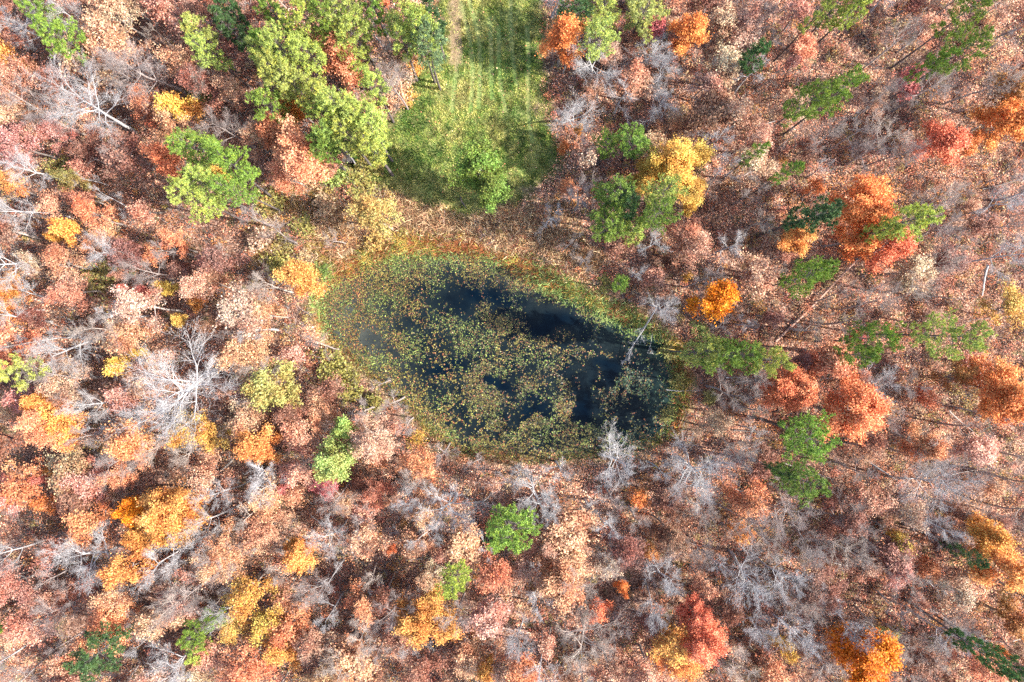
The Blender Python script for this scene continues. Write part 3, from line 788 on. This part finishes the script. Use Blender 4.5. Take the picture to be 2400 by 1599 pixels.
# the rest of the wood, drawn with a spacing rule
rg = random.Random(12)
bins = {}
def cells(x, y, r):
    for i in range(int((x - r) // 60), int((x + r) // 60) + 1):
        for j in range(int((y - r) // 60), int((y + r) // 60) + 1):
            yield i, j
placed = []
def clear(x, y, r, slack):
    for px_, py_, pr in placed:
        if abs(px_ - x) < 170 and (px_ - x) ** 2 + (py_ - y) ** 2 < ((pr + r) * slack) ** 2:
            return False
    return True
for it in items:
    placed.append((it[1], it[2], it[3]))
fill = []
for k in range(9000):
    x, y = rg.uniform(-45, 2400), rg.uniform(-45, 1615)
    east = min(1, max(0, (x - 1500) / 400)) * (1 if y < 1150 else 0.55)
    r = rg.uniform(20, 42) if rg.random() > east * 0.5 else rg.uniform(14, 26)
    if rg.random() < east * 0.8: continue
    # thin the shaded brush west of the pine group and the bank
    if 560 < x < 760 and 440 < y < 640 and rg.random() < 0.8: continue
    bx, by = 1176.5 + (x - 1176.5) * 0.9, 784 + (y - 784) * 0.9
    q = np.array([bx, x]); w = np.array([by, y])
    if (poly_sd(q, w, MEADOW) > -14).any() or (poly_sd(q, w, MARSH) > -6).any() or (poly_sd(q, w, REEDS) > -4).any(): continue
    if not clear(x, y, r, 0.72 + 0.1 * east): continue
    if len(fill) >= 280: break
    placed.append((x, y, r))
    u = rg.random()
    kind, c = 'o', rg.choice('PPPPPNNKBBSX' if x < 1400 else 'PPNNNNKBBBBX')
    if x < 300: c = rg.choice('PPPKKNBSX')
    if u < 0.30: kind, c = 'b', rg.choice('HQQN')
    elif u < 0.30: kind, c = 'm', rg.choice('CKAS'); 
    if kind == 'm': r *= 0.5
    fill.append([kind, x, y, r, c, False])
nb = sum(1 for i in items + fill if i[0] == 'b'); extra = []
for k in range(4000):
    if nb + len(extra) >= 296: break
    x, y, r = rg.uniform(-20, 2375), rg.uniform(-20, 1590), rg.uniform(22, 46)
    if y < 1000 and rg.random() < 0.35: continue
    q = np.array([1176.5 + (x - 1176.5) * 0.9, x]); w = np.array([784 + (y - 784) * 0.9, y])
    if (poly_sd(q, w, MEADOW) > -14).any() or (poly_sd(q, w, MARSH) > -6).any() or (poly_sd(q, w, REEDS) > 0).any(): continue
    if any(i[4] in 'RVUAOYGD' and abs(i[1] - x) < 60 and abs(i[2] - y) < 60 for i in items): continue
    if any((i[1] - x) ** 2 + (i[2] - y) ** 2 < (0.6 * (r + i[3])) ** 2 for i in items + fill + extra if i[0] == 'b'): continue
    extra.append(['b', x, y, r, rg.choice('HQQN'), False])
items += fill + extra

# ------------------------------------------------------------------ labels
MARKS = [("the dark pond", 1150, 840), ("the grassy clearing", 1090, 250), ("the huge white bare tree", 433, 855), ("the big golden maple", 1565, 395),
 ("the vivid orange tree near the pond", 1626, 703), ("the fallen pink log", 1877, 690), ("the big red-orange maple", 1925, 945),
 ("the big deep orange tree at the bottom edge", 1972, 1530), ("the tall amber maple", 383, 1155), ("the lone round pine", 1180, 1230),
 ("the round yellow-green tree", 638, 875), ("the crimson bush", 740, 1128), ("the coral red tree beside the pines", 387, 390),
 ("the salmon orange tree", 1990, 465), ("the amber tree in shade", 2260, 1280), ("the long orange tree", 2280, 290), ("the orange tree at the clearing edge", 1289, 103),
 ("the amber tree with grey limbs", 995, 1410), ("the bushy pink oak", 1309, 1312), ("the top corner pine", 120, 60), ("the amber tree at the border", 20, 125),
 ("the leaning dead tree", 1480, 765), ("the grey tree with long limbs", 2132, 1128), ("the amber bush by the marsh", 701, 659), ("the white bare pair by the clearing", 1366, 160),
 ("the red tree with green pine", 2042, 578), ("the pink and red tree", 1600, 1440), ("the pale grey haze tree", 1736, 1322), ("the sloping white birch", 205, 245)]
KINDW = {'p': ('pine_tree', 'pine tree', 'pine'), 'b': ('bare_tree', 'bare tree', 'leafless tree'), 'm': ('maple_tree', 'maple tree', 'dense leafy tree'),
         'o': ('oak_tree', 'oak tree', 'thin leafy tree'), 's': ('shrub', 'shrub', 'shrub'), 'l': ('fallen_log', 'log', 'fallen stem')}
GROUPS = {'p': 'pines standing through the wood', 'b': 'leafless pale trees in the wood', 'm': 'bright dense autumn trees', 'o': 'thin leaved oaks filling the wood', 's': 'shrubs around the pond and clearing'}
DIRS = ["right of", "above and right of", "above", "above and left of", "left of", "below and left of", "below", "below and right of"]
seen = {}
def make_label(kind, x, y, r, c):
    sz = 'tiny' if r < 16 else 'small' if r < 28 else 'medium' if r < 44 else 'big'
    opts = sorted(MARKS, key=lambda m: math.hypot(m[1] - x, m[2] - y))
    best = None
    if math.hypot(opts[0][1] - x, opts[0][2] - y) < 26 and opts[0][0] not in seen:
        seen[opts[0][0]] = 1
        return f"{sz} {COL[c][1]} {KINDW[kind][2]}, itself {opts[0][0]}"
    for rank in range(3):
        m = opts[rank]
        dx, dy = x - m[1], m[2] - y
        d = DIRS[int(round(math.degrees(math.atan2(dy, dx)) / 45)) % 8]
        dist = math.hypot(dx, dy)
        near_ = 'close' if dist < 70 else 'just' if dist < 130 else 'a way' if dist < 230 else 'far'
        lab = f"{sz} {COL[c][1]} {KINDW[kind][2]} {near_} {d} {m[0]}"
        if lab not in seen and len(lab.split()) <= 16:
            seen[lab] = 1; return lab
    m = opts[0]; k = 2
    dx, dy = x - m[1], m[2] - y
    d = DIRS[int(round(math.degrees(math.atan2(dy, dx)) / 45)) % 8]
    words = ['second', 'third', 'fourth', 'fifth', 'sixth', 'seventh', 'eighth', 'ninth', 'tenth']
    for w in words:
        lab = f"{w} {sz} {COL[c][1]} {KINDW[kind][1]} {d} {m[0]}"
        if lab not in seen and len(lab.split()) <= 16:
            seen[lab] = 1; return lab
    return lab

# ------------------------------------------------------------------ planting
order_count = {}
def gz1(x, y):
    return float(ground_z(np.array([x]), np.array([y]))[0])
BARKC = {'W': (0.40, 0.38, 0.375), 'H': (0.41, 0.39, 0.39), 'Q': (0.31, 0.255, 0.235), 'N': (0.40, 0.33, 0.285)}
GAIN = 0.74
WARM = np.array((1.2, 0.96, 0.78))
SOFT = dict(E=0.1, K=0.34, P=0.3, N=0.3, B=0.36, X=0.34, R=0.08, S=0.2, C=0.28, G=0.08, Y=0.14, D=0.1, T=0.1, O=0.04, A=0.04, U=0.04, V=0.0, L=0.15, M=0.08)
for kind, x, y, r, c, listed in sorted(items, key=lambda t: math.hypot(t[1] - 1176, t[2] - 784)):
    H = {'p': rg.uniform(21, 26), 'b': rg.uniform(14, 18), 'm': rg.uniform(14, 18.5), 'o': rg.uniform(11, 16.5), 's': rg.uniform(1.6, 3.2)}[kind]
    if r < 24: H *= 0.55 if kind != 'p' else 0.62
    elif r < 34 and kind != 's': H *= 0.8 if kind != 'p' else 0.88
    if kind == 'b' and listed: H *= 1.12
    if kind == 'b' and r > 80: H = 19
    if 1230 < x < 1560 and y < 360 and kind != 'm': H *= 0.66
    if kind == 'p' and x > 1600: H = rg.uniform(26, 30) * (0.8 if r < 24 else 1)
    if 1080 < x < 1140 and 380 < y < 450: H *= 0.85
    zc = H * {'p': 0.80, 'b': 0.66, 'm': 0.66, 'o': 0.66, 's': 0.5}[kind]
    wx, wy = F2W(x, y, zc)
    Rw = r * K * (ALT - zc) / ALT
    if kind == 's': key = 's'
    elif kind == 'p': key = 'p' + ('s' if Rw < 2.1 else 'm')
    elif kind == 'b': key = 'b' + ('s' if Rw < 2.4 else 'm' if Rw < 4.4 else 'l')
    else: key = kind + ('s' if Rw < 1.9 else 'm' if Rw < 3.3 else 'l')
    var = LIB[key]; j = order_count.get(key, 0); order_count[key] = j + 1
    h0, r0_, tm, cm = var[j % len(var)]
    sx = Rw / r0_ * {'p': 1.2, 'b': 1.3, 'm': 1.22, 'o': 1.3, 's': 1.1}[kind]; sz = H / h0
    root = bpy.data.objects.new(KINDW[kind][0], None); C.objects.link(root)
    root.empty_display_size = 0.5
    root.location = (wx, wy, gz1(wx, wy) - 0.06)
    root.rotation_euler = (0, 0, rg.uniform(0, 6.283))
    root.scale = (sx, sx * rg.uniform(0.88, 1.12), sz)
    root["label"] = make_label(kind, x, y, r, c); root["category"] = KINDW[kind][1]; root["group"] = GROUPS[kind]
    if kind == 'b':
        bc = np.array(BARKC[c]) * rg.uniform(0.85, 1.1) * (1.15 if r > 100 else 1)
        add_obj("trunk", tm, root, color=bc); add_obj("branches", cm, root, color=bc)
    else:
        bl = lin(COL[c][0]); bl = bl + (WARM * bl.mean() * 1.15 - bl) * SOFT.get(c, 0.1)
        base = bl * GAIN * {'p': 1.2, 'm': 1.14}.get(kind, 1.0) * rg.uniform(0.88, 1.1) * np.array([1, rg.uniform(.92, 1.08), rg.uniform(.85, 1.1)])
        bc = (0.10, 0.08, 0.075) if kind == 'p' else tuple(np.array((0.28, 0.24, 0.22)) * rg.uniform(0.6, 1.4))
        if kind == 's':
            add_obj("stems", tm, root, color=(0.25, 0.2, 0.17)); add_obj("foliage", cm, root, color=base)
        else:
            add_obj("trunk", tm, root, color=bc); add_obj("crown", cm, root, color=base)

# ------------------------------------------------------------------ fallen logs and the dead tree over the water
def log(fa, fb, ra, rb, col, name, label, cat, za=0.25, zb=0.3, branches=0, seed=0, bl=1.5):
    rng = random.Random(seed)
    ax, ay = F2W(*fa, za); bx_, by_ = F2W(*fb, zb)
    a = np.array([ax, ay, za]); b = np.array([bx_, by_, zb])
    n = 14; segs = []; p = a
    side = np.cross(b - a, [0, 0, 1.0]); side /= np.linalg.norm(side)
    for i in range(n):
        t = (i + 1) / n
        q = a + (b - a) * t + side * (math.sin(t * 5 + seed) * 0.12) + np.array([0, 0, rng.gauss(0, .04)])
        segs.append((*p, *q, ra + (rb - ra) * i / n, ra + (rb - ra) * (i + 1) / n)); p = q
    root = bpy.data.objects.new(name, None); C.objects.link(root); root.location = a
    root["label"] = label; root["category"] = cat
    S = np.array(segs); S[:, :3] -= a; S[:, 3:6] -= a
    add_obj("trunk", tube_mesh("log_trunk", S, M_BARK), root, color=col)
    if branches:
        br = []
        d0 = (b - a) / np.linalg.norm(b - a)
        def grow(p, d, L, r, lvl):
            for i in range(4):
                d = d + np.array([rng.gauss(0, .16), rng.gauss(0, .16), rng.gauss(0, .1)]); d /= np.linalg.norm(d)
                q = p + d * L / 4; q[2] = max(q[2], -0.6 - a[2])
                br.append((*p, *q, r * (1 - i * .2), r * (.8 - i * .2) + .008)); p = q
                if lvl < 2:
                    for _ in range(2):
                        grow(p, d + np.array([rng.gauss(0, .55), rng.gauss(0, .55), rng.gauss(0, .3)]), L * .5, r * .5, lvl + 1)
        for i in range(branches):
            t = 0.25 + 0.75 * (i + 1) / branches
            grow((b - a) * t, d0 + np.array([rng.gauss(0, .55), rng.gauss(0, .55), rng.gauss(0.1, .25)]), bl * rng.uniform(.6, 1.2), ra * .4, 0)
        add_obj("branches", tube_mesh("log_branches", np.array(br), M_BARK), root, color=col)
    return root
log((1782,785),(1990,580),0.24,0.12,(0.45,0.27,0.20),"fallen_log","long straight pinkish log lying across the leaf litter","log",0.3,1.6)
log((1512,700),(1440,820),0.10,0.04,(0.40,0.38,0.37),"dead_tree","pale dead tree leaning out over the pond edge","dead tree",3.0,0.2,5,3,1.5)
log((1506,712),(1452,800),0.06,0.025,(0.40,0.38,0.37),"dead_branch","thinner pale dead stem beside the leaning dead tree","dead stem",2.4,0.1,3,5,0.9)
log((1500,768),(1488,812),0.05,0.02,(0.36,0.34,0.33),"dead_branch","short forked grey snag standing at the pond edge","dead stem",0.6,0.0,2,8,0.8)
log((1668,868),(1765,864),0.12,0.07,(0.6,0.52,0.46),"fallen_log","thin pale log lying below the yellow-green pines","log",0.3,0.3)
log((1531,896),(1612,900),0.06,0.03,(0.6,0.55,0.52),"fallen_log","thin white stick reaching the pond's right bank","log",0.2,0.2)
log((1835,88),(1768,78),0.08,0.05,(0.10,0.08,0.07),"fallen_log","short dark strip in place of a trunk shadow near the top edge","log",0.2,0.2)  # cast shadow of a standing trunk, built as a dark strip on the floor
log((2270,610),(2255,680),0.22,0.13,(0.42,0.42,0.41),"tree_stub","broken grey stub standing among brown litter","tree stub",5.0,0.2)
log((2117,745),(2125,800),0.14,0.10,(0.34,0.31,0.30),"fallen_log","grey log lying beside the yellow-green pine","log",0.2,0.3)
log((1912,1292),(1965,1304),0.13,0.07,(0.75,0.7,0.64),"fallen_log","short bleached white log among dark brush","log",0.8,0.6)
log((2070,1350),(2285,1500),0.15,0.07,(0.20,0.16,0.15),"fallen_log","long dark slanting log ending at the dark pines","log",0.3,0.4)
log((1978,1046),(2058,1105),0.16,0.12,(0.30,0.29,0.29),"fallen_log","curved grey log leading to the grey tree with long limbs","log",0.5,4.0)
log((733,872),(735,930),0.13,0.08,(0.2,0.16,0.13),"fallen_log","dark upright log left of the olive shrubs","log",0.2,0.2)
log((1265,1290),(1265,1400),0.08,0.04,(0.45,0.42,0.38),"fallen_log","thin pale pole in the lower wood","log",0.2,0.2)
log((690,1345),(805,1370),0.07,0.04,(0.6,0.54,0.5),"fallen_log","slim pale log in the rust litter","log",0.2,0.2)
log((1058,453),(1070,480),0.16,0.10,(0.10,0.08,0.07),"fallen_log","dark stump log at the foot of the clearing","log",0.3,0.3)

# thin fallen stems across the open eastern floor
rl = random.Random(91)
for k in range(34):
    x, y = (rl.uniform(1680, 2330), rl.uniform(30, 1540)) if k < 26 else (rl.uniform(80, 1100), rl.uniform(1100, 1520))
    L = rl.uniform(50, 150); a = rl.uniform(-0.5, 0.9)
    dark = rl.random() < 0.5
    lab = make_label('l', x, y, 10 + L * 0.12, 'Q' if dark else 'H')
    log((x, y), (x + L * math.cos(a), y + L * math.sin(a)), rl.uniform(0.07, 0.15), 0.04, (0.13, 0.11, 0.10) if dark else (0.42, 0.37, 0.33),
        "fallen_log", lab, "log", 0.25, rl.uniform(0.25, 0.9), 3 if k % 3 == 0 else 0, k, 1.4)

# ------------------------------------------------------------------ the wood beyond the frame, as one mass
def surrounding():
    rng = np.random.default_rng(77)
    Vs, Ts = [], []
    cnt = 0
    pal = [lin(COL[k][0]) * 0.75 for k in 'PPNBKSXGY']
    while cnt < 420:
        x, y = rng.uniform(-170, 170), rng.uniform(-140, 140)
        if abs(x) < 99 and abs(y) < 69: continue
        if -12 < x < 5 and y > 0: continue
        R = rng.uniform(2.5, 4.5); h = rng.uniform(8, 15)
        n = 420
        p = unit(rng.normal(size=(n, 3))) * (rng.random(n) ** 0.4)[:, None] * np.array([R, R, R * 0.7]) + np.array([x, y, h - R * .6])
        V, Fc, t = leaves(p, 0.5, rng)
        Vs.append(V); Ts.append(t * pal[rng.integers(0, 9)]); cnt += 1
    V = np.concatenate(Vs)
    stuff("surrounding_forest", V, np.arange(len(V)).reshape(-1, 4), M_MIX, np.concatenate(Ts), "autumn woodland carrying on all around beyond the frame", "forest")
surrounding()
print("trees", len(items), "fill", len(fill), {k: sum(1 for i in items if i[0] == k) for k in 'pboms'}, order_count)
